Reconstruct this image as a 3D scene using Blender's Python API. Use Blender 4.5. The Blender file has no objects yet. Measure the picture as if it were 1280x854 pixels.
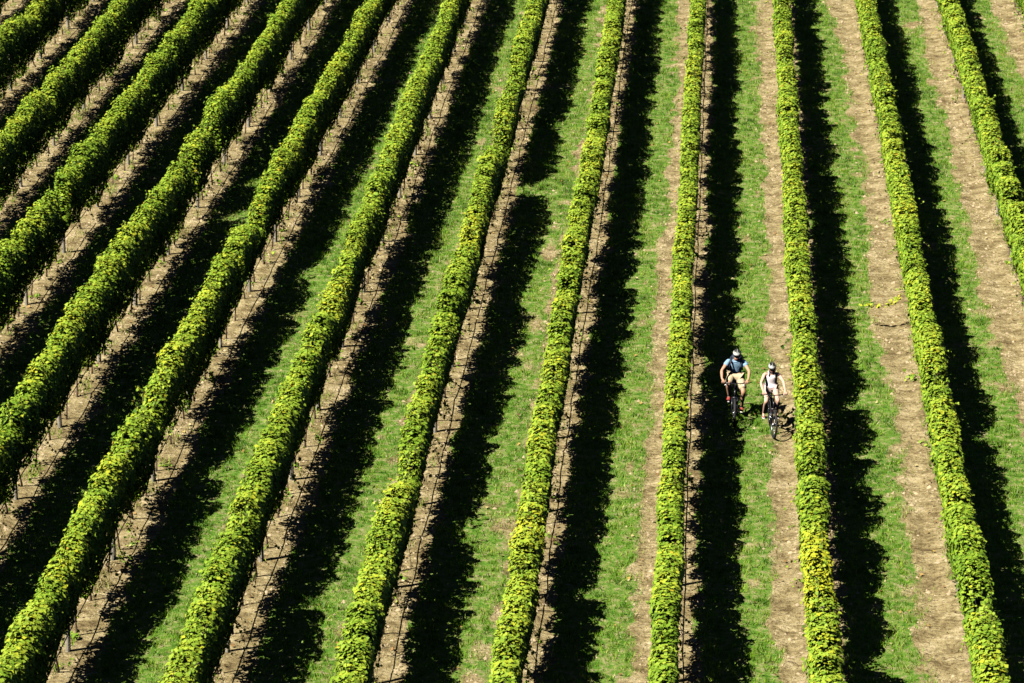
import bpy, bmesh, math, random
import numpy as np
from mathutils import Vector, Matrix
sc = bpy.context.scene
COL = sc.collection
# ---------------------------------------------------------------- camera
THETA = math.radians(17.5)
FPX = 1304 / math.tan(THETA)                       # focal length in pixels of a 1280 wide picture
PHI = math.atan(270 * math.cos(THETA) / FPX)
CAMH = 25.7
cam = bpy.data.cameras.new('camera')
cam.sensor_width = 36; cam.lens = FPX / 1280 * 36
cam.clip_start = 1; cam.clip_end = 6000
cam_o = bpy.data.objects.new('camera', cam); COL.objects.link(cam_o)
cam_o.location = (0, 0, CAMH)
cam_o.rotation_euler = (math.pi/2 - THETA, 0, PHI)
sc.camera = cam_o
# ---------------------------------------------------------------- light
SUN_L = Vector((-0.70, -0.55, 1.0))                # direction towards the sun
w = bpy.data.worlds.new('World'); sc.world = w; w.use_nodes = True
nt = w.node_tree; bg = nt.nodes['Background']
sky = nt.nodes.new('ShaderNodeTexSky'); sky.sky_type = 'NISHITA'; sky.sun_disc = False
sky.sun_elevation = math.asin(SUN_L.normalized().z)
sky.sun_rotation = math.atan2(SUN_L.x, SUN_L.y)
sky.air_density = 0.2; sky.dust_density = 0.2; sky.altitude = 1500
nt.links.new(sky.outputs[0], bg.inputs[0]); bg.inputs[1].default_value = 0.05
sun = bpy.data.lights.new('sun', 'SUN'); sun.energy = 5.0; sun.angle = math.radians(0.5)
sun.color = (1.0, 0.95, 0.86)
sun_o = bpy.data.objects.new('sun', sun); COL.objects.link(sun_o)
sun_o.rotation_euler = SUN_L.to_track_quat('Z', 'Y').to_euler()
sun_o.location = (-30, 40, 60)
sc.view_settings.view_transform = 'Standard'; sc.view_settings.look = 'None'
sc.view_settings.exposure = 0.80; sc.view_settings.gamma = 1.0
sc.cycles.max_bounces = 4; sc.cycles.diffuse_bounces = 0; sc.cycles.glossy_bounces = 0; sc.cycles.transmission_bounces = 2

# ---------------------------------------------------------------- camera window on the ground (only to skip what nobody can see)
def centre(Y): return -Y * math.tan(PHI)
def visible(x, y, margin=4.0):
    d = y * math.cos(THETA) + 8
    half = 640 / FPX * (d + 2)
    return (np.abs(x - centre(y)) < half + margin) & (y > 50) & (y < 131)

# ---------------------------------------------------------------- noise
def vnoise(x, y, sx, sy, seed):
    x = np.asarray(x, dtype=np.float64) / sx + 1000; y = np.asarray(y, dtype=np.float64) / sy + 1000
    xi = np.floor(x).astype(np.int64); yi = np.floor(y).astype(np.int64)
    fx = x - xi; fy = y - yi
    fx = fx*fx*(3-2*fx); fy = fy*fy*(3-2*fy)
    def h(a, b):
        n = (a * 374761393 + b * 668265263 + seed * 974711) & 0x7fffffff
        n = ((n ^ (n >> 13)) * 1274126177) & 0x7fffffff
        return ((n ^ (n >> 16)) & 0xffff) / 65535.0
    return (h(xi, yi)*(1-fx)*(1-fy) + h(xi+1, yi)*fx*(1-fy) + h(xi, yi+1)*(1-fx)*fy + h(xi+1, yi+1)*fx*fy)

# ---------------------------------------------------------------- materials
def mat(name, col, rough=0.8, spec=0.3, metal=0.0, var=0.0, scale=8.0, bump=0.0, bscale=40):
    m = bpy.data.materials.new(name); m.use_nodes = True
    n = m.node_tree; b = n.nodes['Principled BSDF']
    b.inputs['Roughness'].default_value = rough
    b.inputs['Specular IOR Level'].default_value = spec
    b.inputs['Metallic'].default_value = metal
    b.inputs['Base Color'].default_value = (*col, 1)
    tc = n.nodes.new('ShaderNodeTexCoord')
    if var:
        t = n.nodes.new('ShaderNodeTexNoise'); t.inputs['Scale'].default_value = scale; t.inputs['Detail'].default_value = 5
        n.links.new(tc.outputs['Object'], t.inputs['Vector'])
        r = n.nodes.new('ShaderNodeValToRGB')
        r.color_ramp.elements[0].position = .3; r.color_ramp.elements[1].position = .7
        r.color_ramp.elements[0].color = (*[c*(1-var) for c in col], 1)
        r.color_ramp.elements[1].color = (*[min(1, c*(1+var)) for c in col], 1)
        n.links.new(t.outputs['Fac'], r.inputs[0]); n.links.new(r.outputs[0], b.inputs['Base Color'])
    if bump:
        t = n.nodes.new('ShaderNodeTexNoise'); t.inputs['Scale'].default_value = bscale; t.inputs['Detail'].default_value = 4
        n.links.new(tc.outputs['Object'], t.inputs['Vector'])
        bp = n.nodes.new('ShaderNodeBump'); bp.inputs['Strength'].default_value = bump; bp.inputs['Distance'].default_value = .02
        n.links.new(t.outputs['Fac'], bp.inputs['Height']); n.links.new(bp.outputs[0], b.inputs['Normal'])
    return m

def leafy(name, stops, trans=0.3, rough=0.45, spec=0.4, objvar=False):
    """colour ramp over the per-face attribute 'tint', diffuse and translucent"""
    m = bpy.data.materials.new(name); m.use_nodes = True
    n = m.node_tree; b = n.nodes['Principled BSDF']; out = n.nodes['Material Output']
    a = n.nodes.new('ShaderNodeAttribute'); a.attribute_name = 'tint'
    r = n.nodes.new('ShaderNodeValToRGB'); cr = r.color_ramp
    cr.elements[0].position = stops[0][0]; cr.elements[0].color = (*stops[0][1], 1)
    cr.elements[1].position = stops[-1][0]; cr.elements[1].color = (*stops[-1][1], 1)
    for p, c in stops[1:-1]:
        e = cr.elements.new(p); e.color = (*c, 1)
    n.links.new(a.outputs['Fac'], r.inputs[0]); n.links.new(r.outputs[0], b.inputs['Base Color'])
    b.inputs['Roughness'].default_value = rough; b.inputs['Specular IOR Level'].default_value = spec
    tr = n.nodes.new('ShaderNodeBsdfTranslucent')
    mul = n.nodes.new('ShaderNodeMix'); mul.data_type = 'RGBA'; mul.blend_type = 'MULTIPLY'; mul.inputs[0].default_value = 1
    n.links.new(r.outputs[0], mul.inputs[6]); mul.inputs[7].default_value = (1.3, 1.25, .35, 1)
    n.links.new(mul.outputs[2], tr.inputs[0])
    mx = n.nodes.new('ShaderNodeMixShader'); mx.inputs[0].default_value = trans
    n.links.new(b.outputs[0], mx.inputs[1]); n.links.new(tr.outputs[0], mx.inputs[2])
    n.links.new(mx.outputs[0], out.inputs['Surface'])
    return m

M_LEAF = leafy('vine_leaf', [(0, (.035, .085, .010)), (.35, (.16, .29, .018)), (.62, (.35, .47, .040)), (.82, (.50, .50, .025)), (.93, (.55, .33, .03)), (1, (.26, .12, .03))], trans=.08, rough=.6, spec=.2)
M_GRASS = leafy('grass_blade', [(0, (.035, .12, .010)), (.40, (.165, .355, .018)), (.62, (.33, .50, .040)), (.8, (.50, .48, .16)), (1, (.42, .34, .18))], trans=.25, rough=.5, spec=.3)
M_LITTER = leafy('leaf_litter', [(0, (.16, .09, .04)), (.5, (.36, .19, .07)), (.8, (.55, .38, .10)), (1, (.62, .56, .30))], trans=.15, rough=.6, spec=.2)
M_CLOD = mat('earth_clod', (.46, .36, .22), rough=.95, spec=.1, var=.35, scale=3)
M_BARK = mat('vine_bark', (.17, .115, .075), rough=.95, spec=.1, var=.4, scale=30, bump=.6)
M_POST = mat('weathered_post_wood', (.36, .32, .24), rough=.85, spec=.2, var=.25, scale=14, bump=.4)
M_DRIP = mat('black_plastic_hose', (.015, .015, .015), rough=.5)
M_WIRE = mat('galvanised_wire', (.35, .35, .34), rough=.4, metal=.8)

# ground material -------------------------------------------------------
def ground_mat():
    m = bpy.data.materials.new('vineyard_ground'); m.use_nodes = True
    n = m.node_tree; L = n.links; b = n.nodes['Principled BSDF']
    b.inputs['Roughness'].default_value = .95; b.inputs['Specular IOR Level'].default_value = .1
    geo = n.nodes.new('ShaderNodeNewGeometry')
    def noise(scale, detail=6, rough=.6, stretch=None):
        t = n.nodes.new('ShaderNodeTexNoise'); t.inputs['Scale'].default_value = scale
        t.inputs['Detail'].default_value = detail; t.inputs['Roughness'].default_value = rough
        if stretch:
            mp = n.nodes.new('ShaderNodeMapping'); mp.inputs['Scale'].default_value = stretch
            L.new(geo.outputs['Position'], mp.inputs[0]); L.new(mp.outputs[0], t.inputs['Vector'])
        else: L.new(geo.outputs['Position'], t.inputs['Vector'])
        return t.outputs['Fac']
    def ramp(f, st):
        r = n.nodes.new('ShaderNodeValToRGB'); cr = r.color_ramp
        cr.elements[0].position = st[0][0]; cr.elements[0].color = (*st[0][1], 1)
        cr.elements[1].position = st[-1][0]; cr.elements[1].color = (*st[-1][1], 1)
        for p, c in st[1:-1]:
            e = cr.elements.new(p); e.color = (*c, 1)
        L.new(f, r.inputs[0]); return r.outputs[0]
    def mix(f, a, c, mode='MIX'):
        x = n.nodes.new('ShaderNodeMix'); x.data_type = 'RGBA'; x.blend_type = mode
        if isinstance(f, float): x.inputs[0].default_value = f
        else: L.new(f, x.inputs[0])
        L.new(a, x.inputs[6]); L.new(c, x.inputs[7]); return x.outputs[2]
    soil = ramp(noise(1.6, 9, .72), [(.36, (.21, .155, .070)), (.5, (.43, .345, .165)), (.62, (.62, .515, .285))])
    speck = ramp(noise(12, 7, .85), [(.40, (.20, .17, .15)), (.475, (.95, .95, .95)), (.58, (1, 1, 1)), (.68, (1.35, 1.3, 1.2))])
    soil = mix(.95, soil, speck, 'MULTIPLY')
    streak = ramp(noise(6, 5, .65, (.45, 1, 1)), [(.36, (.5, .45, .40)), (.52, (1, 1, 1))])
    soil = mix(.6, soil, streak, 'MULTIPLY')
    turf = ramp(noise(4.5, 7, .7), [(.3, (.04, .11, .012)), (.45, (.12, .26, .026)), (.55, (.25, .31, .08)), (.64, (.42, .37, .20))])
    at = n.nodes.new('ShaderNodeAttribute'); at.attribute_name = 'turf'
    # the painted-on edge breaks up with fine noise
    ad = n.nodes.new('ShaderNodeMath'); ad.operation = 'MULTIPLY_ADD'; ad.inputs[1].default_value = .7; 
    L.new(noise(14, 5, .7), ad.inputs[0]); 
    sb = n.nodes.new('ShaderNodeMath'); sb.operation = 'SUBTRACT'; L.new(at.outputs['Fac'], sb.inputs[0]); sb.inputs[1].default_value = .35
    L.new(sb.outputs[0], ad.inputs[2])
    fac = ramp(ad.outputs[0], [(.42, (0, 0, 0)), (.6, (1, 1, 1))])
    L.new(mix(fac, soil, turf), b.inputs['Base Color'])
    bp1 = n.nodes.new('ShaderNodeBump'); bp1.inputs['Strength'].default_value = 1; bp1.inputs['Distance'].default_value = .09
    L.new(noise(9, 7, .7), bp1.inputs['Height'])
    L.new(bp1.outputs[0], b.inputs['Normal'])
    return m

# ---------------------------------------------------------------- mesh helpers
def tag(o, label=None, cat=None, group=None, kind=None):
    if label: o['label'] = label
    if cat: o['category'] = cat
    if group: o['group'] = group
    if kind: o['kind'] = kind
    return o
def link(name, me, m=None, parent=None):
    if m and not me.materials: me.materials.append(m)
    o = bpy.data.objects.new(name, me); COL.objects.link(o)
    if parent: o.parent = parent
    return o
def empty(name, loc=(0, 0, 0), rz=0):
    o = bpy.data.objects.new(name, None); COL.objects.link(o); o.location = loc; o.rotation_euler = (0, 0, rz)
    o.empty_display_size = .3
    return o
def np_mesh(name, verts, faces_k, tint=None, smooth=False):
    """faces_k: (n,k) array of vertex indices, all faces with k corners"""
    me = bpy.data.meshes.new(name)
    nf, k = faces_k.shape
    me.vertices.add(len(verts)); me.vertices.foreach_set('co', verts.astype(np.float32).ravel())
    me.loops.add(nf*k); me.loops.foreach_set('vertex_index', faces_k.astype(np.int32).ravel())
    me.polygons.add(nf); me.polygons.foreach_set('loop_start', (np.arange(nf)*k).astype(np.int32))
    if smooth: me.polygons.foreach_set('use_smooth', np.ones(nf, dtype=bool))
    me.update(calc_edges=True)
    if tint is not None:
        a = me.attributes.new('tint', 'FLOAT', 'FACE'); a.data.foreach_set('value', tint.astype(np.float32))
    return me
class MB:
    """collects rings, boxes and tubes in one mesh"""
    def __init__(s): s.v = []; s.f = []
    def tube(s, pts, rad, n=8, cap=True):
        pts = [Vector(p) for p in pts]
        if not hasattr(rad, '__len__'): rad = [rad]*len(pts)
        up = Vector((0, 0, 1)); base = len(s.v)
        for i, p in enumerate(pts):
            d = (pts[min(i+1, len(pts)-1)] - pts[max(i-1, 0)]).normalized()
            a = d.cross(up)
            if a.length < .05: a = d.cross(Vector((1, 0, 0)))
            a.normalize(); b = a.cross(d)
            for k in range(n):
                t = 2*math.pi*k/n; s.v.append(p + (a*math.cos(t) + b*math.sin(t))*rad[i])
        for i in range(len(pts)-1):
            for k in range(n):
                k2 = (k+1) % n
                s.f.append((base+i*n+k, base+i*n+k2, base+(i+1)*n+k2, base+(i+1)*n+k))
        if cap:
            s.f.append(tuple(base+k for k in range(n))[::-1]); e = base+(len(pts)-1)*n
            s.f.append(tuple(e+k for k in range(n)))
        return s
    def box(s, c, h, M=None):
        b = len(s.v); c = Vector(c)
        for x in (-1, 1):
            for y in (-1, 1):
                for z in (-1, 1):
                    p = Vector((x*h[0], y*h[1], z*h[2]))
                    if M: p = M @ p
                    s.v.append(c+p)
        for f in ((0,1,3,2),(4,6,7,5),(0,4,5,1),(2,3,7,6),(0,2,6,4),(1,5,7,3)): s.f.append(tuple(b+i for i in f))
        return s
    def ring(s, c, R, r, axis='X', n=28, k=8, flat=1.0):
        """torus in the plane normal to axis"""
        b = len(s.v); c = Vector(c)
        for i in range(n):
            t = 2*math.pi*i/n
            for j in range(k):
                q = 2*math.pi*j/k; rr = R + r*math.cos(q); o = r*flat*math.sin(q)
                s.v.append(c + Vector((o, rr*math.cos(t), rr*math.sin(t))))
        for i in range(n):
            for j in range(k):
                i2 = (i+1) % n; j2 = (j+1) % k
                s.f.append((b+i*k+j, b+i*k+j2, b+i2*k+j2, b+i2*k+j))
        return s
    def ell(s, c, r, nu=12, nv=8, M=None, zmin=-1.0):
        b = len(s.v); c = Vector(c)
        for j in range(nv+1):
            ph = math.pi*j/nv
            z = math.cos(ph)
            zz = max(z, zmin); q = math.sin(ph)
            for i in range(nu):
                t = 2*math.pi*i/nu
                p = Vector((q*math.cos(t)*r[0], q*math.sin(t)*r[1], zz*r[2]))
                if M: p = M @ p
                s.v.append(c+p)
        for j in range(nv):
            for i in range(nu):
                i2 = (i+1) % nu
                s.f.append((b+j*nu+i, b+(j+1)*nu+i, b+(j+1)*nu+i2, b+j*nu+i2))
        return s
    def build(s, name, m, parent=None, smooth=True):
        me = bpy.data.meshes.new(name); me.from_pydata([tuple(v) for v in s.v], [], s.f); me.validate()
        if smooth: me.polygons.foreach_set('use_smooth', [True]*len(me.polygons))
        me.update()
        return link(name, me, m, parent)

# ---------------------------------------------------------------- the rows: plan lines (metres; y runs away from the camera)
CY = np.array([48., 55, 64, 76, 91, 113, 133])
ROWS = {
 'R': [-28.3, -28.1, -27.8, -27.4, -27.2, -27.1, -27.0],
 'S': [-25.0, -24.9, -24.6, -24.3, -24.2, -24.07, -24.0],
 'T': [-21.9, -21.8, -21.6, -21.4, -21.15, -21.05, -21.0],
 'U': [-18.8, -18.7, -18.6, -18.5, -18.4, -18.15, -18.0],
 'V': [-15.7, -15.7, -15.62, -15.6, -15.38, -15.11, -14.95],
 'W': [-12.75, -12.72, -12.70, -12.64, -12.48, -12.22, -12.1],
 'X': [-9.48, -9.49, -9.53, -9.47, -9.40, -9.34, -9.3],
 'Y': [-6.38, -6.40, -6.47, -6.47, -6.40, -6.38, -6.36],
 'Z': [-3.54, -3.55, -3.60, -3.62, -3.50, -3.50, -3.48],
 'A': [-0.69, -0.69, -0.71, -0.72, -0.66, -0.60, -0.58],
 'B': [2.30, 2.30, 2.25, 2.33, 2.34, 2.42, 2.44],
 'C': [5.36, 5.33, 5.25, 5.32, 5.38, 5.42, 5.44],
 'D': [8.30, 8.32, 8.33, 8.36, 8.40, 8.42, 8.44],
 'E': [11.25, 11.27, 11.30, 11.33, 11.36, 11.40, 11.42],
 'F': [14.2, 14.22, 14.25, 14.28, 14.3, 14.35, 14.4],
}
KEYS = list(ROWS)
TALL = {k: .30 for k in 'RSTUV'}; TALL['W'] = TALL['X'] = .22; TALL['Y'] = .12     # the left rows have grown taller
for k in TALL: ROWS[k] = [v*(1-TALL[k]/23.85) for v in ROWS[k]]
def rowx(k, y):
    c = np.array(ROWS[k]); y = np.asarray(y, dtype=float)
    # smooth: average of the broken line over a few metres
    return sum(np.interp(y+d, CY, c) for d in (-6, -3, 0, 3, 6)) / 5
def ucoord(x, y):
    """row number plus the share of the alley to the right of that row"""
    x = np.asarray(x, dtype=float); y = np.asarray(y, dtype=float)
    X = np.stack([rowx(k, y) for k in KEYS])
    idx = np.clip((X <= x).sum(axis=0)-1, 0, len(KEYS)-2)
    ii = np.indices(x.shape)
    a = np.take_along_axis(X, idx[None], 0)[0]; b = np.take_along_axis(X, (idx+1)[None], 0)[0]
    return idx + (x-a)/(b-a)
def turf_mask(x, y):
    """0 bare earth .. 1 full turf"""
    u = ucoord(x, y); fr = u - np.floor(u)
    n1 = vnoise(x, y, .35, .55, 3); n2 = vnoise(x, y, .9, 1.6, 4); n3 = vnoise(x, y, 3, 5, 5); n4 = vnoise(x, y, .12, .2, 6)
    alley = np.clip((u-8.5)/2, 0, 1); n5 = vnoise(x, y, 1.3, 5.0, 8)               # the right-hand alleys have a wider bare track
    hi = .825 - .05*alley + (n2-.5)*.16 + (n1-.5)*.14 + (n5-.5)*.12 + (n4-.5)*.06
    lo = .165 + (n2-.5)*.05 + (n1-.5)*.08
    e = np.clip((hi-fr)/.09, 0, 1) * np.clip((fr-lo)/.06, 0, 1)
    bare = np.clip((n1*.5 + n2*.35 + n3*.25 + .12*np.clip((fr-.45)/.3, 0, 1) - .62)/.42, 0, 1)   # thin, strawy patches
    return e*(1-.8*bare)
def relief(x, y):
    u = ucoord(x, y); fr = u-np.floor(u)
    under = np.exp(-(np.minimum(fr, 1-fr)/.10)**2)*.05         # slight mound under the vines
    wheel = -.03*np.exp(-((fr-.83)/.07)**2) - .025*np.exp(-((fr-.33)/.07)**2)
    return under + wheel + (vnoise(x, y, .25, .4, 11)-.5)*.035 + (vnoise(x, y, .9, 1.3, 12)-.5)*.05

# ---------------------------------------------------------------- ground: one sheet to the horizon, fine where the vines stand
def ground():
    fx = np.arange(-34, 18.01, .15); fy = np.arange(47, 134.01, .30)
    xs = np.concatenate([[-3000, -1200, -400, -150, -80, -50, -40], fx, [24, 34, 60, 150, 400, 1200, 3000]])
    ys = np.concatenate([[-1500, -600, -200, -60, 0, 25, 38, 44], fy, [140, 155, 190, 260, 450, 1000, 2500, 5000]])
    X, Y = np.meshgrid(xs, ys)
    x = X.ravel(); y = Y.ravel()
    inside = (x > -34) & (x < 18) & (y > 47) & (y < 134)
    z = np.zeros_like(x); z[inside] = relief(x[inside], y[inside])
    t = np.full_like(x, .5); t[inside] = turf_mask(x[inside], y[inside])
    nx, ny = len(xs), len(ys)
    i = np.arange(nx-1)[None, :] + np.arange(ny-1)[:, None]*nx
    i = i.ravel()
    f = np.stack([i, i+1, i+nx+1, i+nx], 1)
    me = np_mesh('ground', np.stack([x, y, z], 1), f, smooth=True)
    a = me.attributes.new('turf', 'FLOAT', 'POINT'); a.data.foreach_set('value', t.astype(np.float32))
    return tag(link('ground', me, ground_mat()), kind='structure')
ground()

# ---------------------------------------------------------------- leaves
LEAF = np.array([(0, 0, 0), (.54, .06, .12), (.36, .74, .06), (0, 1.02, -.12), (-.36, .74, .06), (-.54, .06, .12)])
def leaf_mesh(name, P, N, size, tint, rng, simple=None, droop=.5):
    """P centres, N facing directions; each leaf is two folded halves"""
    n = len(P)
    N = N/np.linalg.norm(N, axis=1, keepdims=True)
    # the leaf's tip hangs down, with scatter
    d = np.stack([rng.normal(0, .6, n), rng.normal(0, .6, n), -droop+rng.normal(0, .5, n)], 1)
    T = d - (d*N).sum(1, keepdims=True)*N; T /= np.linalg.norm(T, axis=1, keepdims=True)+1e-9
    B = np.cross(T, N)
    tpl = LEAF - np.array([0, .45, 0])
    V = P[:, None, :] + size[:, None, None]*(tpl[None, :, 0:1]*B[:, None, :] + tpl[None, :, 1:2]*T[:, None, :] + tpl[None, :, 2:3]*N[:, None, :])
    V = V.reshape(-1, 3)
    base = (np.arange(n)*6)[:, None]
    q1 = base + np.array([[0, 1, 2, 3]]); q2 = base + np.array([[0, 3, 4, 5]])
    return np_mesh(name, V, np.concatenate([q1, q2], 0), tint=np.concatenate([tint]*2))
def leaf_mesh_simple(name, P, N, size, tint, rng):
    n = len(P); N = N/np.linalg.norm(N, axis=1, keepdims=True)
    d = rng.normal(0, 1, (n, 3)); T = d-(d*N).sum(1, keepdims=True)*N; T /= np.linalg.norm(T, axis=1, keepdims=True)+1e-9
    B = np.cross(T, N)
    tpl = np.array([(0, -.5, 0), (.5, 0, .1), (0, .5, 0), (-.5, 0, .1)])
    V = P[:, None, :] + size[:, None, None]*(tpl[None, :, 0:1]*B[:, None, :] + tpl[None, :, 1:2]*T[:, None, :] + tpl[None, :, 2:3]*N[:, None, :])
    F = (np.arange(n)*4)[:, None] + np.array([[0, 1, 2, 3]])
    return V.reshape(-1, 3), F

# shadow gaps and other singular places: row, y, half length, how much of the canopy is lost
GAPS = [('Y', 96.0, .95, .7), ('Y', 104, .5, .3), ('B', 75.8, .5, .35), ('C', 73.5, .5, .35), ('W', 86, .9, .3), ('V', 96, .6, .45), ('V', 92, .5, .5), ('T', 100, .5, .3),
        ('Y', 66.5, .8, .3), ('X', 62, .5, .3), ('Z', 63, .6, .25), ('A', 85, .5, .25), ('B', 60, .5, .35), ('D', 90, .6, .3), ('W', 70, .5, .3), ('U', 88, .6, .35), ('C', 60, .6, .3)]
# patches where the leaves have turned: row, y, half length, strength
YELLOW = [('B', 60.8, 1.6, .42), ('Z', 63.5, 1.4, .20), ('V', 84, 1.2, .16), ('V', 73, 1.0, .14), ('W', 95, 2, .12), ('W', 105, 2, .10), ('W', 74, 3, .10), ('X', 78, 3, .06), ('C', 88, 2, .08), ('Y', 84, 2, .10), ('Y', 97, 2, .08), ('D', 104, 3, .05), ('A', 72, 2, .05), ('C', 78, 1.5, .07), ('W', 66, 2, .08), ('Z', 90, 3, .06)]
DENS = 1300
def canopy(k, ki, root):
    rng = np.random.default_rng(100+ki)
    y0, y1 = 52.5, 127.0
    n = int((y1-y0)*DENS)
    y = rng.uniform(y0, y1, n)
    xc = rowx(k, y)
    keep = visible(xc, y, 3.2)
    y = y[keep]; xc = xc[keep]; n = len(y)
    # section of the hedge: a rounded upright slab, each vine a little fuller or thinner
    vine = vnoise(y, y*0+ki*7.1, .75, 1, 21)
    lump = vnoise(y, y*0+ki*3.3, .28, 1, 22)
    slow = vnoise(y, y*0+ki*5.7, 3.5, 1, 23)
    tall = TALL.get(k, 0)
    ztop = 1.88 + tall + (.28 if tall else .36)*(vine-.5) - .28*np.clip((vnoise(y, y*0+ki*6.6, .5, 1, 29)-.78)/.12, 0, 1) + .44*(lump-.5) + .20*(slow-.5)
    zbot = (.50 if k in 'RSTUV' else .64 if k in 'WX' else .74) + .56*(vnoise(y, y*0+ki*9.1, .45, 1, 24)-.5) + .34*(vnoise(y, y*0+ki, 1.7, 1, 25)-.5)
    halfw = .25 + .07*(vnoise(y, y*0+ki*2.3, .6, 1, 26)-.5) + .05*(slow-.5)
    if k == 'A': halfw = halfw*.86
    fill = np.ones(n)
    for r, gy, gh, am in GAPS:
        if r == k:
            e = np.exp(-((y-gy)/gh)**2); fill -= am*e*1.6; ztop -= am*e*1.9; zbot += .5*am*e
    xoff = .09*(vnoise(y, y*0+ki*4.9, 2.6, 1, 27)-.5) + .03*(vnoise(y, y*0+ki*8.9, .9, 1, 28)-.5)
    ang = rng.uniform(0, 2*np.pi, n)
    inner = rng.random(n) < .22
    rad = np.where(inner, rng.uniform(.25, .85, n), 1 + rng.normal(0, 1, n)*np.where(np.cos(ang) > 0, .055, .115))
    ex = np.sign(np.cos(ang))*np.abs(np.cos(ang))**.55; ez = np.sign(np.sin(ang))*np.abs(np.sin(ang))**.62
    cap = rng.random(n) < .34
    ex = np.where(cap, rng.uniform(-1, 1, n), ex); ez = np.where(cap, np.where(rng.random(n) < .8, 1, -1)*(1-np.abs(ex)**3)**.4, ez)
    # more leaves along the flanks, as their length asks
    flank = (rng.random(n) < .72) & ~cap
    ez = np.where(flank, rng.uniform(-1, 1, n), ez); ex = np.where(flank, np.sign(ex)*np.minimum(1, (1-np.abs(ez)**3.2)**.4+.0), ex)
    zc = (ztop+zbot)/2; hz = (ztop-zbot)/2
    # flanks bulge and dent (vine shoots)
    dent = 1 + .18*(vnoise(y, zc+ez*hz + np.sign(ex)*10, .22, .22, 31+ki)-.45) + .12*(vnoise(y, ez*hz+np.sign(ex)*10, .6, .4, 61+ki)-.5)
    taper = 1 + .30*ez - .08
    x = xc + xoff + ex*halfw*rad*dent*taper
    z = zc + ez*hz*np.where(inner, rad, rad**.5)
    keep = rng.random(n) < fill
    P = np.stack([x, y+rng.normal(0, .02, n), z], 1)
    N = np.stack([ex*1.1, rng.normal(-.08, .2, n), .30+np.sign(ez)*np.abs(ez)**2*1.1], 1) + rng.normal(0, .30, (n, 3))
    size = .050+.042*rng.random(n)**1.3
    t = .36 + .28*(vnoise(y, z, .9, .6, 41+ki)-.5) + rng.normal(0, .12, n)
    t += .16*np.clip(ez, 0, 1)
    for r, gy, gh, am in YELLOW:
        if r == k: t += am*.95*np.exp(-((y-gy)/gh)**2)*(rng.random(n)*.8+.4)
    old = rng.random(n) < .004; t = np.where(old, rng.uniform(.75, .97, n), np.clip(t, 0, .79))
    P, N, size, t = P[keep], N[keep], size[keep], t[keep]; inner = inner[keep]
    PO, NO, SO, TO = [P[~inner]], [N[~inner]], [size[~inner]], [t[~inner]]
    # stray shoots: short canes with leaves standing out of the top and flanks
    ns = int(len(P)/DENS*0+(y.max()-y.min())*2.6)
    cane = MB()
    sy = rng.choice(y, ns)
    hang = rng.choice(y, int((y.max()-y.min())*4.0))
    sy = np.concatenate([sy, hang])
    for si, yy in enumerate(sy):
        xx = float(rowx(k, yy)); up = rng.random() < .75
        if si >= ns:      # shoots and leaf bunches hanging into the open trunk zone
            up = False; L = .12+.5*rng.random()**1.5
            p0 = np.array([xx+rng.normal(.03, .10), yy, .98]); d = np.array([rng.normal(.1, .35), rng.normal(0, .35), -1.0])
        elif up: p0 = np.array([xx+rng.normal(0, .1), yy, 1.72+tall]); d = np.array([rng.normal(0, .25), rng.normal(0, .25), 1.0]); L = rng.uniform(.2, .48)
        else:
            sg = 1 if rng.random() < .65 else -1
            p0 = np.array([xx+sg*.2, yy, rng.uniform(.85, 1.7)]); d = np.array([sg*1.0, rng.normal(0, .5), rng.uniform(-.8, .25)]); L = rng.uniform(.16, .42)
        m = int(L/.045)+2; s = np.linspace(0, 1, m)
        pts = p0 + d*L*s[:, None] + np.array([0, 0, -1])*(s[:, None]**2)*L*.3
        cane.tube([pts[0], pts[m//2], pts[-1]], [.008, .006, .004], n=3, cap=False)
        PO.append(pts + rng.normal(0, .03, (m, 3))); NO.append(np.array([0, -.2, .6])+rng.normal(0, .7, (m, 3)))
        SO.append(rng.uniform(.05, .09, m)*(1.1-.4*s)); TO.append(np.clip(rng.normal(.45, .15, m), 0, .84))
    P2 = np.concatenate(PO); N2 = np.concatenate(NO); S2 = np.concatenate(SO); T2 = np.concatenate(TO)
    big = rng.random(len(P2)) < .2
    o = link('foliage', leaf_mesh('foliage', P2[big], N2[big], S2[big]*1.15, T2[big], rng), M_LEAF, root); tag(o, kind='stuff')
    sm = ~big; V, F = leaf_mesh_simple('x', P2[sm], N2[sm], S2[sm]*1.2, None, rng)
    o = link('small_foliage', np_mesh('small_foliage', V, F, tint=T2[sm]), M_LEAF, root); tag(o, kind='stuff')
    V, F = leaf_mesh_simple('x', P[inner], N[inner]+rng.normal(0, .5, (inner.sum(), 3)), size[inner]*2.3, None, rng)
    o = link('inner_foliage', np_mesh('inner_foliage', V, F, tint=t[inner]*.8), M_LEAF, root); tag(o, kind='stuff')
    o = cane.build('cane', M_BARK, root); tag(o, kind='stuff')
    return int(big.sum()), int(inner.sum()+sm.sum())

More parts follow.
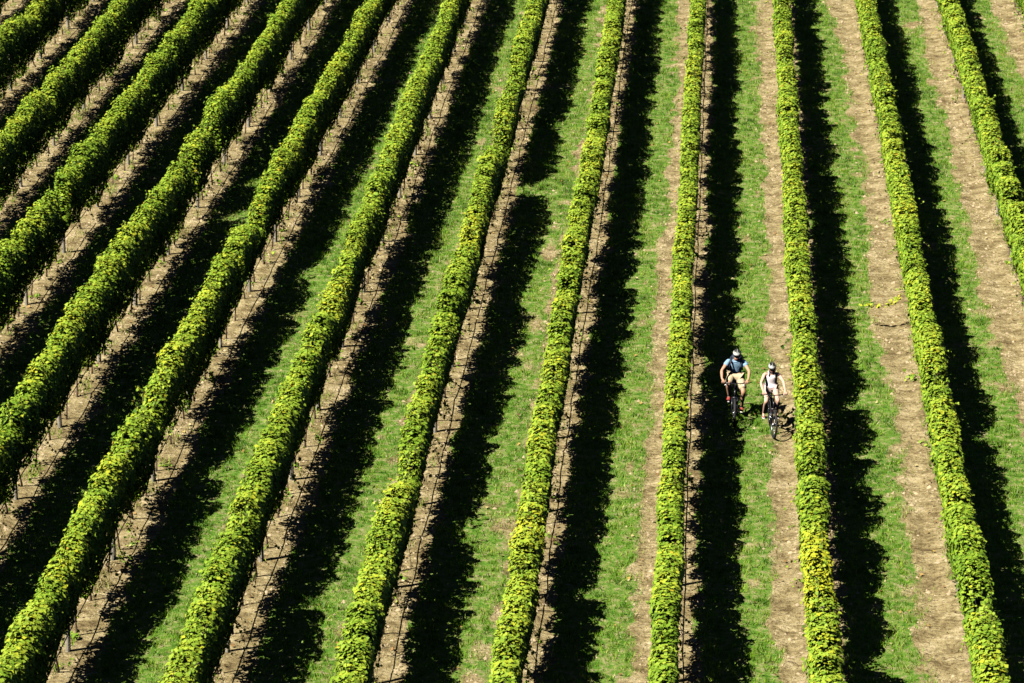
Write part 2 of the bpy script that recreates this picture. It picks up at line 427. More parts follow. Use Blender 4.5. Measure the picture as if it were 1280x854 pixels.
# trunks, posts: a few shapes each, shared
def trunk_mesh(i):
    r = random.Random(500+i); b = MB()
    lx, ly = r.uniform(-.08, .08), r.uniform(-.28, .28)
    pts = [(0, 0, -.08), (lx*.2, ly*.2, .18), (lx*.6+r.uniform(-.02, .02), ly*.5, .45), (lx, ly, .72), (lx*.6, ly+.03, .95)]
    b.tube(pts, [.034, .024, .020, .021, .028], n=6)
    for s in (-1, 1):                                # the two arms laid along the wire
        b.tube([(lx*.8, ly, .86), (lx*.4, ly+s*.16, .93+r.uniform(-.02, .03)), (0, ly+s*.62, .93)], [.022, .018, .012], n=5)
    me = bpy.data.meshes.new('trunk'); me.from_pydata([tuple(v) for v in b.v], [], b.f); me.polygons.foreach_set('use_smooth', [True]*len(me.polygons)); me.materials.append(M_BARK)
    return me
def post_mesh(i):
    r = random.Random(700+i); b = MB()
    lx, ly = r.uniform(-.03, .03), r.uniform(-.04, .04); R = .05+r.uniform(-.006, .008)
    b.tube([(0, 0, -.1), (lx*.4, ly*.4, .7), (lx, ly, 1.58)], [R*1.06, R, R*.96], n=10)
    me = bpy.data.meshes.new('post'); me.from_pydata([tuple(v) for v in b.v], [], b.f); me.materials.append(M_POST)
    return me
TRUNKS = [trunk_mesh(i) for i in range(8)]; POSTS = [post_mesh(i) for i in range(4)]
weedP = []
LABEL = {
 'R': 'dark vine row at the top left corner, beyond all other rows',
 'S': 'short piece of vine row crossing the top left corner of the field',
 'T': 'second vine row from the top left corner, dark soil on both sides',
 'U': 'third vine row from the top left corner, thick pale posts showing under its leaves',
 'V': 'fourth vine row from the top left corner, reaching the left edge below its middle',
 'W': 'long slanted vine row that ends in the bottom left corner of the field',
 'X': 'slanted vine row between the bottom left corner row and the row with the shadow gap',
 'Y': 'vine row whose long shadow has a bright sunlit gap in the upper half',
 'Z': 'vine row two rows left of the man, yellowed patch near its lower end',
 'A': 'slim upright vine row just left of the man on the bicycle',
 'B': 'vine row right beside the woman on the bicycle, bright yellow patch near its lower end',
 'C': 'wide vine row on the right with a yellow shoot reaching out over the dirt track',
 'D': 'vine row leaving through the right edge, last full row on the right',
 'E': 'vine row only just showing in the top right corner',
 'F': 'vine row beyond the right-hand edge of the field, last of all on that side'}
tot = 0
ROOT = {}
for ki, k in enumerate(KEYS):
    yy = np.linspace(49, 131, 400); vis = yy[visible(rowx(k, yy), yy, 5.0)]
    if len(vis) < 4: continue
    a, b_ = float(vis.min()), float(vis.max())
    root = empty('vine_row', (0, 0, 0)); ROOT[k] = root
    tag(root, LABEL[k], 'vine row', 'rows of grapevines on the hillside')
    n1, n2 = canopy(k, ki, root); tot += n1*4+n2*2
    r = random.Random(ki)
    # posts every 4.5 m, three vines per bay
    off = {'W': 45.2, 'U': 43.7, 'V': 43.8}.get(k, 43 + r.uniform(0, 3))
    y = off; j = 0
    while y < b_+1:
        if y > a-1:
            p = link('post', r.choice(POSTS), None, root); p.location = (float(rowx(k, y)), y, 0); p.rotation_euler = (0, 0, r.uniform(0, 6))
            p.scale = (1, 1, r.uniform(.96, 1.06))
        for q in range(3):
            ty = y + .8 + 1.65*q + r.uniform(-.25, .25)
            if a-1 < ty < b_+1 and r.random() > .06:
                t = link('trunk', r.choice(TRUNKS), None, root); t.location = (float(rowx(k, ty))+r.uniform(-.04, .04), ty, 0)
                t.rotation_euler = (r.uniform(-.06, .06), r.uniform(-.06, .06), math.pi*r.randint(0, 1)+r.uniform(-.2, .2))
                weedP.append((t.location.x, ty))
        y += 5.0
    ys = np.arange(a-1, b_+1, 1.5)
    d = MB(); d.tube([(float(rowx(k, v))+.03, v, .42+.025*math.cos((v-off)/5.0*2*math.pi)) for v in ys], .012, n=5); d.build('drip_hose', M_DRIP, root)
    for h in (.93, 1.35, 1.68):
        d = MB(); d.tube([(float(rowx(k, v))-.05, v, h) for v in ys[::2]], .003, n=3); d.build('wire', M_WIRE, root)
pass

# ---------------------------------------------------------------- grass
def grass():
    rng = np.random.default_rng(9)
    N = 2100000
    y = rng.uniform(50, 130, N); half = 640/FPX*(y*math.cos(THETA)+10)+2.5
    x = centre(y) + rng.uniform(-1, 1, N)*(640/FPX*(130*math.cos(THETA)+10)+2.5)
    ok = (np.abs(x-centre(y)) < half) & (x > -30) & (x < 14); x = x[ok]; y = y[ok]
    m = turf_mask(x, y); tuft = vnoise(x, y, .16, .16, 71); tuft2 = vnoise(x, y, .5, .5, 72)
    p = m*np.clip(.25+1.3*(tuft-.3)+.5*(tuft2-.5), .04, 1)
    u = ucoord(x, y); fr = u-np.floor(u)
    rough = (np.minimum(fr, 1-fr) < .07)&(vnoise(x, y, .35, .6, 73) > .74)       # weeds between the trunks
    p = np.where(rough, .5, p)
    ok = rng.random(len(x)) < p*.95; x, y, tuft, tuft2, rough = x[ok], y[ok], tuft[ok], tuft2[ok], rough[ok]
    if len(x) > 600000: x, y, tuft, tuft2, rough = [q[:600000] for q in (x, y, tuft, tuft2, rough)]
    n = len(x); z = relief(x, y)-.01
    h = (.02+.12*tuft**1.5+.04*rng.random(n))*(1+.5*rough); wd = rng.uniform(.007, .014, n)
    a = rng.uniform(0, 2*np.pi, n); lean = rng.uniform(.1, .9, n)*h; la = rng.uniform(0, 2*np.pi, n)
    b0 = np.stack([x, y, z], 1); s = np.stack([np.cos(a)*wd, np.sin(a)*wd, 0*a], 1)
    tip = b0 + np.stack([np.cos(la)*lean, np.sin(la)*lean, h], 1)
    V = np.stack([b0-s, b0+s, tip], 1).reshape(-1, 3)
    F = np.arange(n*3).reshape(n, 3)
    t = .44 - .45*(tuft-.5) + .5*(vnoise(x, y, .45, .7, 74)-.5) + .35*(1-turf_mask(x, y)) + .3*(vnoise(x, y, 2.5, 4, 75)-.5) + rng.normal(0, .13, n)
    t = np.where(rng.random(n) < .05, rng.uniform(.8, 1, n), np.clip(t, 0, .9))
    o = link('grass', np_mesh('grass', V, F, tint=t), M_GRASS)
    tag(o, 'short green grass growing in strips between the vine rows', 'grass', kind='stuff')
    print('grass', n)
grass()
def suckers():
    """small leafy weeds and suckers at the feet of the vines"""
    rng = np.random.default_rng(12); P = []; S = []
    for (x, y) in weedP:
        if rng.random() > .6: continue
        m = int(rng.uniform(6, 26)); c = np.array([x+rng.normal(.0, .14), y+rng.normal(0, .3), 0]); hh = rng.uniform(.05, .45)
        p = c + np.stack([rng.normal(0, .09, m), rng.normal(0, .11, m), rng.random(m)*hh+.03], 1); P.append(p); S.append(rng.uniform(.035, .09, m))
    P = np.concatenate(P); S = np.concatenate(S); n = len(P)
    o = link('weeds', leaf_mesh('weeds', P, np.array([0, -.2, .8])+rng.normal(0, .5, (n, 3)), S, np.clip(rng.normal(.36, .14, n), 0, .8), rng), M_LEAF)
    tag(o, 'small leafy weeds and suckers on the bare earth under the vines', 'weeds', kind='stuff')
suckers()
def litter():
    rng = np.random.default_rng(15); n = 5200
    k = rng.integers(0, len(KEYS), n); y = rng.uniform(50, 130, n); x = np.array([float(rowx(KEYS[a], b)) for a, b in zip(k, y)]) + rng.normal(0, .75, n)
    ok = visible(x, y, 3); x = x[ok]; y = y[ok]; n = len(x)
    P = np.stack([x, y, relief(x, y)+.025+rng.random(n)*.03], 1); N = np.array([0, 0, 1.0])+rng.normal(0, .35, (n, 3))
    o = link('fallen_leaves', leaf_mesh('fallen_leaves', P, N, rng.uniform(.03, .085, n), rng.random(n)**1.3, rng, droop=0), M_LITTER)
    tag(o, 'dry yellow and brown leaves scattered over grass and bare earth', 'fallen leaves', kind='stuff')
litter()
def clods():
    rng = np.random.default_rng(17); n = 150000
    y = rng.uniform(50, 130, n); x = centre(y)+rng.uniform(-1, 1, n)*22
    ok = visible(x, y, 2); x = x[ok]; y = y[ok]
    m = turf_mask(x, y); dens = vnoise(x, y, .5, .8, 91)
    ok = rng.random(len(x)) < (1-m)*np.clip(dens*1.8-.4, .05, 1); x = x[ok]; y = y[ok]; n = len(x)
    s = .016+.045*rng.random(n)**3
    tpl = np.array([(1, 0, 0), (0, 1, 0), (-1, 0, 0), (0, -1, 0), (0, 0, .8)])
    j = tpl[None]*s[:, None, None]*(1+rng.normal(0, .3, (n, 5, 3)))
    a = rng.uniform(0, 6.28, n); ca, sa = np.cos(a)[:, None], np.sin(a)[:, None]
    jx = j[..., 0]*ca-j[..., 1]*sa; jy = j[..., 0]*sa+j[..., 1]*ca
    V = np.stack([x[:, None]+jx, y[:, None]+jy, relief(x, y)[:, None]+j[..., 2]], 2).reshape(-1, 3)
    F = ((np.arange(n)*5)[:, None, None]+np.array([(0, 1, 4), (1, 2, 4), (2, 3, 4), (3, 0, 4)])[None]).reshape(-1, 3)
    o = link('earth_clods', np_mesh('earth_clods', V, F), M_CLOD)
    tag(o, 'pale crumbs of earth and pebbles on the bare tracks', 'earth clods', kind='stuff'); print('clods', n)
    # short dry twigs and prunings
    b = MB(); r = random.Random(5)
    for q in range(420):
        yy = r.uniform(52, 128); kk = r.choice(KEYS); xx = float(rowx(kk, yy))+r.uniform(-.85, .3)
        if not visible(np.array([xx]), np.array([yy]), 1)[0]: continue
        zz = float(relief(np.array([xx]), np.array([yy]))[0])+.02; an = r.uniform(0, 6.28); L = r.uniform(.08, .38)
        b.tube([(xx, yy, zz), (xx+math.cos(an)*L*.5, yy+math.sin(an)*L*.5, zz+.03), (xx+math.cos(an+.3)*L, yy+math.sin(an+.3)*L, zz)], r.uniform(.004, .008), n=4)
    o = b.build('twigs', M_BARK); tag(o, 'short dry vine prunings lying on the tracks', 'twigs', kind='stuff')
clods()

def shoot(row, y0, pts, n, label, seed, tmean=.6, size=(.05, .10)):
    """a long leafy cane growing out of a row: stem and leaves, part and sub-part"""
    rng = np.random.default_rng(seed); pts = [Vector(p) for p in pts]
    b = MB(); b.tube(pts, [.007]*(len(pts)-1)+[.003], n=5); st = b.build('shoot', M_BARK, ROOT[row]); st['label'] = label
    A = np.array([tuple(p) for p in pts]); s = rng.random(n)*(len(A)-1); i = s.astype(int); f = (s-i)[:, None]
    P = A[i]*(1-f)+A[i+1]*f + rng.normal(0, .03, (n, 3))
    o = link('shoot_leaves', leaf_mesh('shoot_leaves', P, np.array([-.2, -.4, .8])+rng.normal(0, .4, (n, 3)), rng.uniform(*size, n), np.clip(rng.normal(tmean, .08, n), 0, .84), rng), M_LEAF, st)
    tag(o, kind='stuff')
xC = float(rowx('C', 83))
shoot('C', 81, [(xC-.15, 83.2, .98), (xC-.40, 83.2, .84), (xC-.55, 83.1, .70), (xC-.85, 83.1, .62), (xC-1.1, 83.0, .62), (xC-1.42, 83.0, .68)], 60, 'long yellow-green shoot reaching over the dirt track', 5, .72)
xB = float(rowx('B', 75.6))
shoot('B', 75.6, [(xB-.1, 75.6, .35), (xB-.3, 75.4, .22), (xB-.5, 75.2, .16)], 26, 'low leafy sprig beside the front wheel of the bicycle', 6, .5)
shoot('B', 78.5, [(xB-.2, 78.6, 1.1), (xB-.38, 78.5, 1.05), (xB-.5, 78.4, .9)], 10, 'small drooping dark shape beside the woman', 7, .1)  # small dark shape, its leaves tinted near the dark end of the ramp
xY = float(rowx('Y', 82))
shoot('Y', 82, [(xY+.2, 82, .9), (xY+.5, 82, .85), (xY+.85, 82, .8)], 24, 'pale shoot sticking out to the right into the shade', 8, .55)

# ================================================================ riders and bicycles
M_TYRE = mat('tyre_rubber', (.03, .03, .03), rough=.7)
M_RIM = mat('rim_metal', (.30, .31, .32), rough=.3, metal=.9)
M_ALU = mat('bare_aluminium', (.5, .5, .52), rough=.3, metal=.9)
M_FBLK = mat('black_frame_paint', (.02, .02, .025), rough=.3, spec=.6)
M_FRED = mat('red_frame_paint', (.45, .03, .02), rough=.3, spec=.6)
M_RUB = mat('black_grip_rubber', (.015, .015, .015), rough=.6)
M_SKIN1 = mat('tanned_skin', (.58, .32, .20), rough=.5, spec=.35, var=.08, scale=12)
M_SKIN2 = mat('fair_skin', (.76, .47, .35), rough=.5, spec=.35, var=.06, scale=12)
M_BLUE = mat('light_blue_cotton', (.27, .45, .62), rough=.9, var=.12, scale=18, bump=.5, bscale=14)
M_KHAKI = mat('khaki_cotton', (.60, .48, .30), rough=.9, var=.10, scale=14, bump=.5, bscale=14)
M_WHITE = mat('white_pink_cotton', (.92, .82, .82), rough=.9, var=.07, scale=14, bump=.5, bscale=14)
M_PINK = mat('pale_pink_shorts_cotton', (.62, .44, .38), rough=.9, var=.1)
M_SHOE = mat('red_shoe_fabric', (.42, .06, .05), rough=.7, var=.2, scale=30)
M_SOLE = mat('pale_shoe_sole', (.6, .58, .54), rough=.7)
M_HELM = mat('white_helmet_shell', (.60, .62, .58), rough=.25, spec=.6)
M_VENT = mat('black_helmet_foam', (.02, .02, .02), rough=.8)
M_GLASS = mat('dark_sunglass_lens', (.01, .01, .01), rough=.1, spec=.8)
M_HAIRB = mat('dark_brown_hair', (.07, .04, .025), rough=.7)
M_HAIRL = mat('light_blond_hair', (.55, .38, .18), rough=.6)
M_PACK = mat('dark_navy_nylon', (.025, .035, .06), rough=.6, var=.2)
M_LIP = mat('lips', (.40, .13, .11), rough=.5)

def skin_obj(name, chains, m, parent, sub=2, root=(0, 0)):
    """one continuous skinned surface; chains: list of lists of (key, (x,y,z), r[, r2]); a repeated key joins"""
    idx = {}; V = []; R = []; E = []
    for ch in chains:
        prev = None
        for it in ch:
            key = it[0]
            if key not in idx:
                idx[key] = len(V); V.append(it[1]); R.append((it[2], it[3] if len(it) > 3 else it[2]))
            if prev is not None: E.append((prev, idx[key]))
            prev = idx[key]
    me = bpy.data.meshes.new(name); me.from_pydata(V, E, []); me.materials.append(m)
    o = bpy.data.objects.new(name, me); COL.objects.link(o); o.parent = parent
    sm = o.modifiers.new('skin', 'SKIN'); sm.use_smooth_shade = True; sm.branch_smoothing = .4
    if not me.skin_vertices: me.skin_vertices  # layer is made with the modifier
    bpy.context.view_layer.objects.active = o
    if not me.skin_vertices:
        bm = bmesh.new(); bm.from_mesh(me); bm.verts.layers.skin.verify(); bm.to_mesh(me); bm.free()
    sv = me.skin_vertices[0].data
    for i, r in enumerate(R): sv[i].radius = r; sv[i].use_root = (i == 0)
    ss = o.modifiers.new('smooth', 'SUBSURF'); ss.levels = sub; ss.render_levels = sub
    return o

def bicycle(name, loc, yaw, steer, frame_m, accent, label, S=1.0, bar=(1.03, .31)):
    root = empty(name, loc, yaw); tag(root, label, 'bicycle')
    Rw = .345; wb = 1.08; barz, barw = bar
    BB = Vector((0, .66, .30)); HT = Vector((0, .20, .86)); HB = Vector((0, .16, .70)); ST = Vector((0, .84, .80)); RA = Vector((0, wb, Rw)); FA = Vector((0, 0, Rw))
    SM = Matrix.Rotation(steer, 3, (HT-FA).normalized())
    def st(p): return FA + Vector((0,0,0)) + SM @ (Vector(p)-FA) if False else HB + SM @ (Vector(p)-HB)
    b = MB(); b.tube([BB, ST], .017); b.tube([HB+Vector((0,.01,.02)), BB], .024); b.tube([HT-Vector((0,0,.03)), ST-Vector((0,0,.06))], .019)
    b.tube([HB, HT], .024)
    for s in (-1, 1):
        b.tube([BB+Vector((s*.03,.02,0)), RA+Vector((s*.06,0,0))], .010); b.tube([ST+Vector((s*.015,0,-.06)), RA+Vector((s*.06,0,0))], .009)
    b.build('frame', frame_m, root)
    b = MB(); b.tube([ST, ST+Vector((0,.04,.13))], .014); b.build('seat_post', M_ALU, root)
    b = MB(); b.ell(ST+Vector((0,.06,.155)), (.075,.085,.035)); b.ell(ST+Vector((0,-.05,.155)), (.03,.12,.026)); b.build('saddle', M_RUB, root)
    # fork and steering
    b = MB()
    b.tube([st(HB), st(HB+Vector((0,.0,-.02)))], .03)
    b.tube([st(HB+Vector((-.07,-.02,-.02))), st(HB+Vector((.07,-.02,-.02)))], .02)
    for s in (-1, 1): b.tube([st(HB+Vector((s*.065,-.01,-.02))), st(Vector((s*.065,0,Rw)))], [.019, .014])
    b.build('fork', accent, root)
    b = MB()
    c = Vector((0,.17,barz-.02)); b.tube([st(HT), st(c)], .016)
    b.tube([st(c+Vector((-barw,.03,.02))), st(c+Vector((-barw*.4,0,.01))), st(c), st(c+Vector((barw*.4,0,.01))), st(c+Vector((barw,.03,.02)))], .0125)
    hb = b.build('handlebar', M_FBLK, root)
    for s in (-1, 1):
        g = MB(); g.tube([st(c+Vector((s*(barw-.12),.022,.017))), st(c+Vector((s*(barw+.02),.032,.021)))], .019); g.build('grip', M_RUB, hb)
        g = MB(); g.tube([st(c+Vector((s*(barw-.15),0,.01))), st(c+Vector((s*(barw-.13),-.05,-.01))), st(c+Vector((s*(barw-.04),-.07,-.02)))], .007, n=6); g.build('brake_lever', M_ALU, hb)
    cb = MB(); cb.tube([st(c+Vector((.14,-.02,.01))), st(c+Vector((.05,-.14,-.02))), HB+Vector((.03,-.03,.06))], .004, n=5)
    cb.tube([st(c+Vector((-.14,-.02,.01))), st(c+Vector((-.05,-.13,-.03))), HB+Vector((-.03,-.02,.02))], .004, n=5); cb.build('cable', M_FBLK, hb)
    for wi, (ax, front) in enumerate(((FA, True), (RA, False))):
        f = (lambda p: st(p)) if front else (lambda p: Vector(p))
        wh = MB(); wh.tube([f(ax+Vector((-.05,0,0))), f(ax+Vector((.05,0,0)))], .022); wheel = wh.build('wheel', M_ALU, root)
        t = MB(); t.ring(ax, Rw-.027, .027, n=40, k=8); t.v = [f(p) for p in t.v]; t.build('tyre', M_TYRE, wheel)
        t = MB(); t.ring(ax, Rw-.062, .013, n=40, k=6, flat=1.2); t.v = [f(p) for p in t.v]; t.build('rim', M_RIM, wheel)
        t = MB()
        for i in range(28):
            q = 2*math.pi*i/28; sgn = 1 if i % 2 else -1
            t.tube([f(ax+Vector((sgn*.03, .02*math.cos(q), .02*math.sin(q)))), f(ax+Vector((0, (Rw-.07)*math.cos(q+.1*sgn), (Rw-.07)*math.sin(q+.1*sgn))))], .0016, n=3, cap=False)
        t.build('spokes', M_ALU, wheel)['kind'] = 'stuff'
        t = MB(); t.ring(ax+Vector((-.035,0,0)), .075, .006, n=20, k=4, flat=.3); t.v = [f(p) for p in t.v]; t.build('brake_disc', M_ALU, wheel)
    return root, BB
def cranks(root, BB, fl, fr):
    """crank arms and pedals reach to the given pedal places (left/right in the rider's own sense are x>0 / x<0)"""
    b = MB(); b.ring(BB+Vector((-.045,0,0)), .085, .006, n=24, k=4, flat=.4); b.tube([BB+Vector((-.06,0,0)), BB+Vector((.06,0,0))], .022)
    b.build('chainring', M_ALU, root)
    for s, p in ((1, fl), (-1, fr)):
        p = Vector(p); b = MB(); b.tube([BB+Vector((s*.065,0,0)), Vector((s*.08, p.y, p.z))], [.014, .011]); b.build('crank', M_FBLK, root)
        b = MB(); b.box((s*.13, p.y, p.z), (.045, .048, .012)); b.build('pedal', M_FBLK, root)
    b = MB(); 
    for dz in (-.045, .05): b.tube([BB+Vector((-.045, 0, dz*1.6)), Vector((-.045, 1.08, .345+dz*.8))], .005, n=4)
    b.build('chain', M_RIM, root)

def hand_chain(tag_, wrist, grip, s, k=1.0):
    """palm and five fingers closed over the grip; the bar runs along x"""
    wv = Vector(wrist); g = Vector(grip); pc = g + Vector((0, .035, .028))*k
    out = [[('w'+tag_, tuple(wv), .026*k, .021*k), ('p0'+tag_, tuple(wv.lerp(pc, .55)), .030*k, .020*k), ('p1'+tag_, tuple(pc), .036*k, .020*k)]]
    for i, (dx, L) in enumerate(((-.032, .9), (-.011, 1.0), (.011, .95), (.032, .8))):
        dx *= s*k
        a = g+Vector((dx, -.012, .036)); b_ = g+Vector((dx*1.05, -.034*L, .018)); c = g+Vector((dx*1.05, -.030*L, -.014)); d = g+Vector((dx, -.006, -.026))
        out.append([('p1'+tag_,), (f'f{i}a'+tag_, tuple(a), .0105*k), (f'f{i}b'+tag_, tuple(b_), .0098*k), (f'f{i}c'+tag_, tuple(c), .009*k), (f'f{i}d'+tag_, tuple(d), .008*k)])
    a = wv.lerp(pc, .6)+Vector((-s*.034*k, 0, -.006)); b_ = g+Vector((-s*.050*k, .012, -.014)); c = g+Vector((-s*.036*k, -.012, -.03))
    out.append([('p0'+tag_,), ('t1'+tag_, tuple(a), .013*k), ('t2'+tag_, tuple(b_), .0115*k), ('t3'+tag_, tuple(c), .0095*k)])
    return out

def rider(label, loc, yaw, J, k, skin_m, man):
    """J: joints in the bicycle's own frame"""
    root = empty('person', loc, yaw); tag(root, label, 'person')
    g = {a: Vector(b) for a, b in J.items()}
    f = 1.0 if man else .90
    hd = g['head']
    ch = [[('pel', tuple(g['pelvis']), .125*f, .095*f), ('wai', tuple(g['waist']), .11*f, .08*f), ('che', tuple(g['chest']), .115*f, .082*f), ('nb', tuple(g['neckb']), .070*f, .055*f),
           ('nk', tuple(g['neck']), .056*f, .058*f), ('jaw', tuple(hd+Vector((0, .005, -.055))), .062*k, .070*k), ('hd', tuple(hd), .073*k, .086*k), ('cr', tuple(hd+Vector((0, .02, .065))), .068*k, .08*k)]]
    # nose, ears
    ch.append([('hd',), ('nose', tuple(hd+Vector((0, -.098, -.022))*k), .012)])
    for s in (-1, 1): ch.append([('hd',), (f'ear{s}', tuple(hd+Vector((s*.080, .015, -.012))*k), .016, .022)])
    for s, t in ((1, 'L'), (-1, 'R')):
        sh, el, wr, gr = g['sh'+t], g['el'+t], g['wr'+t], g['gr'+t]
        ch.append([('che',), ('sh'+t, tuple(sh), .066*f), ('ua'+t, tuple(sh.lerp(el, .5)), .050*f), ('el'+t, tuple(el), .039*f), ('fa'+t, tuple(el.lerp(wr, .35)), .041*f), ('w'+t, tuple(wr), .026*f, .022*f)])
        h = hand_chain(t, wr, gr, s, .95 if man else .86); ch += h
        hp, kn, an, to = g['hip'+t], g['kn'+t], g['an'+t], g['to'+t]
        ch.append([('pel',), ('hp'+t, tuple(hp), .098*f), ('th'+t, tuple(hp.lerp(kn, .5)), .078*f), ('kn'+t, tuple(kn), .056*f), ('ca'+t, tuple(kn.lerp(an, .33)+Vector((0, .02, 0))), .058*f), ('an'+t, tuple(an), .034*f),
                   ('he'+t, tuple(an.lerp(to, .3)+Vector((0, .01, -.035))), .034*f), ('to'+t, tuple(to), .030*f, .020*f)])
    # fill in bare keys
    body = skin_obj('body', ch, skin_m, root)
    def V3(p): return tuple(p)
    pe, wa, che = g['pelvis'], g['waist'], g['chest']
    # clothing
    if man:
        c = [[('a', V3(pe.lerp(wa, .25)), .165, .13), ('b', V3(wa), .155, .12), ('c', V3(che), .178, .140), ('d', V3(g['neckb']-Vector((0, 0, .01))), .115, .095)]]
        for t in 'LR': c.append([('c',), ('s'+t, V3(g['sh'+t]), .080), ('e'+t, V3(g['sh'+t].lerp(g['el'+t], .52)), .068)])
        skin_obj('t_shirt', c, M_BLUE, root)
        c = [[('p', V3(pe+Vector((0, 0, .02))), .172, .14)]]
        for t in 'LR': c.append([('p',), ('h'+t, V3(g['hip'+t]), .118), ('t'+t, V3(g['hip'+t].lerp(g['kn'+t], .55)), .105), ('k'+t, V3(g['hip'+t].lerp(g['kn'+t], .86)), .098)])
        skin_obj('shorts', c, M_KHAKI, root)
    else:
        c = [[('z', V3(pe+Vector((0, -.10, -.08))), .185, .17), ('a', V3(pe.lerp(wa, .4)), .16, .125), ('b', V3(wa), .152, .12), ('c', V3(che), .165, .135), ('d', V3(che.lerp(g['neckb'], .62)+Vector((0, -.015, 0))), .125, .10)]]
        skin_obj('tank_top', c, M_WHITE, root)
        for s, t in ((1, 'L'), (-1, 'R')):
            b = MB(); q = g['sh'+t]; m_ = g['neckb']
            b.tube([che+Vector((s*.075, -.115, .05)), m_.lerp(q, .42)+Vector((0, -.035, .045)), m_.lerp(q, .42)+Vector((0, .05, .03)), che+Vector((s*.08, .11, .03))], [.02, .018, .018, .02], n=6); b.build('shoulder_strap', M_WHITE, root)
        c = [[('p', V3(pe+Vector((0, 0, -.02))), .148, .12)]]
        for t in 'LR': c.append([('p',), ('h'+t, V3(g['hip'+t]), .10), ('t'+t, V3(g['hip'+t].lerp(g['kn'+t], .5)), .085)])
        skin_obj('shorts', c, M_PINK, root)
    for t in 'LR':
        an, to = g['an'+t], g['to'+t]
        heel = an+Vector((0, .035, -.055)); mid = an.lerp(to, .5)+Vector((0, 0, -.02)); 
        if man:
            o = skin_obj('shoe', [[('a', V3(heel), .040, .042), ('b', V3(mid), .048, .040), ('c', V3(to+Vector((0, -.015, 0))), .050, .032)], [('a',), ('d', V3(an+Vector((0, .01, -.01))), .043)]], M_SHOE, root)
        else:
            o = skin_obj('shoe', [[('a', V3(heel), .030, .026), ('b', V3(mid+Vector((0, 0, -.012))), .036, .020), ('c', V3(to+Vector((0, -.01, -.01))), .040, .018)]], M_SHOE, root)
        b = MB(); d = (to-heel); 
        b.tube([heel+Vector((0, .03, -.038)), mid+Vector((0, 0, -.042)), to+Vector((0, -.06, -.028))], [.034, .044, .03], n=8)
        b.v = [Vector((p.x, p.y, p.z)) for p in b.v]
        zc = {i: 0 for i in range(len(b.v))}
        # flatten the sole
        cs = [heel+Vector((0, .03, -.038)), mid+Vector((0, 0, -.042)), to+Vector((0, -.06, -.028))]
        b.v = [Vector((p.x, p.y, cs[i//8].z+(p.z-cs[i//8].z)*.3)) for i, p in enumerate(b.v)]
        b.build('sole', M_SOLE, o)
        if man:
            b = MB(); b.tube([an+Vector((0, .0, -.01)), an+Vector((0, -.01, .05))], .041, n=10); b.build('sock', M_VENT, root)
    # head: hair, helmet, glasses, mouth
    T = Matrix.Rotation(.22, 3, 'X')        # the head looks a little down
    hc = hd+Vector((0, .012, .012))
    if man:
        b = MB(); b.ell(hd+Vector((0, .035, .005)), (.082, .085, .085)); b.build('hair', M_HAIRB, root)
    else:
        hair = skin_obj('hair', [[('a', V3(hd+Vector((0, .035, .0))), .078, .075), ('b', V3(hd+Vector((0, .09, -.09))), .05, .04), ('c', V3(hd+Vector((0, .12, -.2))), .03, .025)]], M_HAIRL, root)
        for s in (-1, 1):
            b = MB(); b.tube([hd+Vector((s*.068, -.02, .01)), hd+Vector((s*.075, -.01, -.06)), hd+Vector((s*.068, .02, -.085))], [.014, .015, .008], n=6); b.build('hair_strand', M_HAIRL, hair)
    b = MB(); b.ell(hc+Vector((0, .012, .035)), (.098*k, .128*k, .088*k), nu=20, nv=12, M=T, zmin=-.12); he = b.build('helmet', M_HELM, root)
    for i, a in enumerate((-.55, -.2, .2, .55)):     # long dark vents over the shell
        b = MB(); pts = []
        for q in (-.95, -.5, 0, .5, .95):
            p = Vector((math.sin(a)*.101*k*math.cos(q*.7), -math.sin(q)*.129*k*math.cos(a), math.cos(q)*math.cos(a)*.0885*k))
            pts.append(hc+Vector((0, .012, .035))+T @ p)
        b.tube(pts, [.006, .015, .018, .015, .006], n=6); b.build('vent', M_VENT, he)
    b = MB(); b.tube([hc+T@Vector((-.07, -.10, .035)), hc+T@Vector((-.03, -.135, .045)), hc+T@Vector((.03, -.135, .045)), hc+T@Vector((.07, -.10, .035))], .010, n=6); b.build('visor', M_VENT, he)
    for s in (-1, 1):
        b = MB(); b.tube([hc+Vector((s*.088, -.01, .02)), hd+Vector((s*.07, -.02, -.06)), hd+Vector((s*.03, -.05, -.095))], .003, n=4); b.build('chin_strap', M_VENT, he)
    gl = MB(); gl.tube([hd+Vector((-.082, .01, .012)), hd+Vector((-.072, -.075, .008)), hd+Vector((0, -.105, .006)), hd+Vector((.072, -.075, .008)), hd+Vector((.082, .01, .012))], .005, n=5); sg = gl.build('sunglasses', M_GLASS, root)
    for s in (-1, 1):
        b = MB(); b.ell(hd+Vector((s*.036, -.092, .002)), (.033, .012, .021)); b.build('lens', M_GLASS, sg)
    b = MB(); b.ell(hd+Vector((0, -.078*k, -.066*k)), (.024, .010, .007)); b.build('mouth', M_LIP, root)
    return root

# fill keys used twice in skin chains
_orig = skin_obj
def skin_obj(name, chains, m, parent, sub=2):
    known = {}
    for c in chains:
        for it in c:
            if len(it) > 1 and it[0] not in known: known[it[0]] = it
    return _orig(name, [[known[it[0]] if len(it) == 1 else it for it in c] for c in chains], m, parent, sub)

def gz(x, y): return float(relief(np.array([x]), np.array([y]))[0])
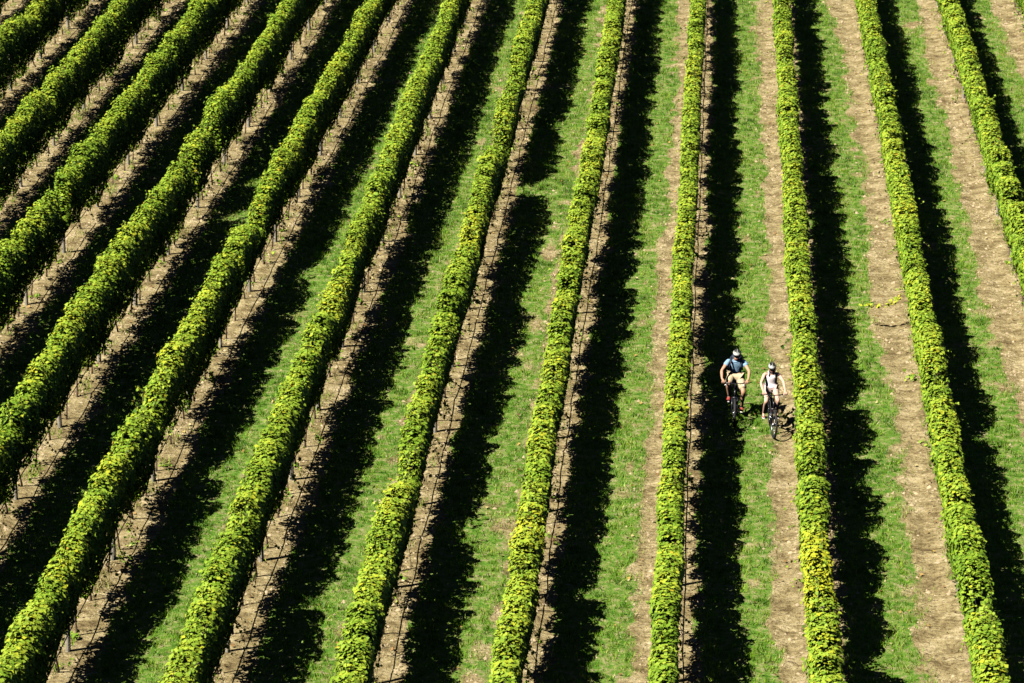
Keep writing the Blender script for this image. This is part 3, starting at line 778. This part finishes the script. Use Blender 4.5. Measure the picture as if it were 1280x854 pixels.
# --- the man
mx, my = .65, 75.05
Lm = (mx, my, gz(mx, my)+.0)
fl, fr = (0.13, .74, .145), (-.13, .58, .45)
bike, BB = bicycle('bicycle', Lm, -.03, .05, M_FBLK, M_FBLK, 'black mountain bike ridden by the man in blue, half in the shade', bar=(1.04, .31))
cranks(bike, BB, fl, fr)
J = dict(pelvis=(0, .86, 1.05), waist=(0, .855, 1.165), chest=(.0, .80, 1.33), neckb=(.0, .755, 1.44), neck=(.005, .71, 1.485), head=(.02, .67, 1.575),
    shL=(.185, .765, 1.385), shR=(-.185, .765, 1.385), elL=(.325, .515, 1.225), elR=(-.335, .515, 1.225), wrL=(.31, .275, 1.10), wrR=(-.32, .275, 1.10), grL=(.275, .19, 1.045), grR=(-.285, .19, 1.045),
    hipL=(.10, .84, 1.0), hipR=(-.10, .84, 1.0), knL=(.20, .50, .70), knR=(-.18, .42, .92), anL=(.15, .79, .245), anR=(-.15, .64, .555), toL=(.16, .66, .185), toR=(-.17, .49, .495))
rider('man in light blue t-shirt, khaki shorts and white helmet riding a mountain bike', Lm, -.03, J, 1.0, M_SKIN1, True)
# his backpack
bp_ = empty('backpack', (Lm[0], Lm[1], Lm[2]), -.03); tag(bp_, 'dark backpack with black straps worn by the man in blue', 'backpack')
b = MB(); Mx = Matrix.Rotation(-.22, 3, 'X')
b.ell((0, 1.0, 1.28), (.165, .11, .25), nu=18, nv=12, M=Mx); b.build('bag', M_PACK, bp_)
b = MB(); b.ell((0, 1.09, 1.22), (.11, .06, .13), M=Mx); b.build('pocket', mat('blue_nylon', (.03, .12, .20), rough=.7), bp_)
for s in (-1, 1):
    b = MB(); pts = [(s*.11, .90, 1.43), (s*.125, .79, 1.475), (s*.13, .665, 1.42), (s*.14, .645, 1.32), (s*.155, .69, 1.22), (s*.17, .82, 1.16), (s*.15, .95, 1.14)]
    b.tube(pts, [.02, .026, .028, .026, .022, .015, .015], n=8); b.build('strap', M_PACK, bp_)
# --- the woman
wx, wy = 1.58, 74.2
Lw = (wx, wy, gz(wx, wy))
fl2, fr2 = (.13, .50, .355), (-.13, .81, .245)
bike2, BB = bicycle('bicycle', Lw, .075, .10, M_FBLK, M_FBLK, 'dark mountain bike ridden by the woman on the dirt track', bar=(1.03, .30))
cranks(bike2, BB, fl2, fr2)
b = MB(); b.tube([(-.02, .33, .60), (-.02, .46, .48)], .036, n=12); b.tube([(-.02, .33, .60), (-.02, .30, .63)], [.036, .02], n=12); b.build('bottle', M_FRED, bike2)
J = dict(pelvis=(-.01, .87, 1.0), waist=(-.01, .865, 1.115), chest=(-.01, .86, 1.265), neckb=(-.01, .845, 1.37), neck=(-.005, .815, 1.41), head=(.0, .78, 1.48),
    shL=(.155, .86, 1.315), shR=(-.165, .86, 1.315), elL=(.26, .58, 1.21), elR=(-.275, .60, 1.17), wrL=(.275, .27, 1.085), wrR=(-.245, .265, 1.08), grL=(.275, .19, 1.035), grR=(-.25, .19, 1.035),
    hipL=(.085, .85, .96), hipR=(-.095, .85, .96), knL=(.12, .42, .80), knR=(-.15, .50, .74), anL=(.12, .55, .445), anR=(-.17, .86, .345), toL=(.13, .42, .39), toR=(-.18, .73, .285))
rider('woman in white tank top and white helmet riding a mountain bike on the dirt track', Lw, .075, J, .93, M_SKIN2, False)
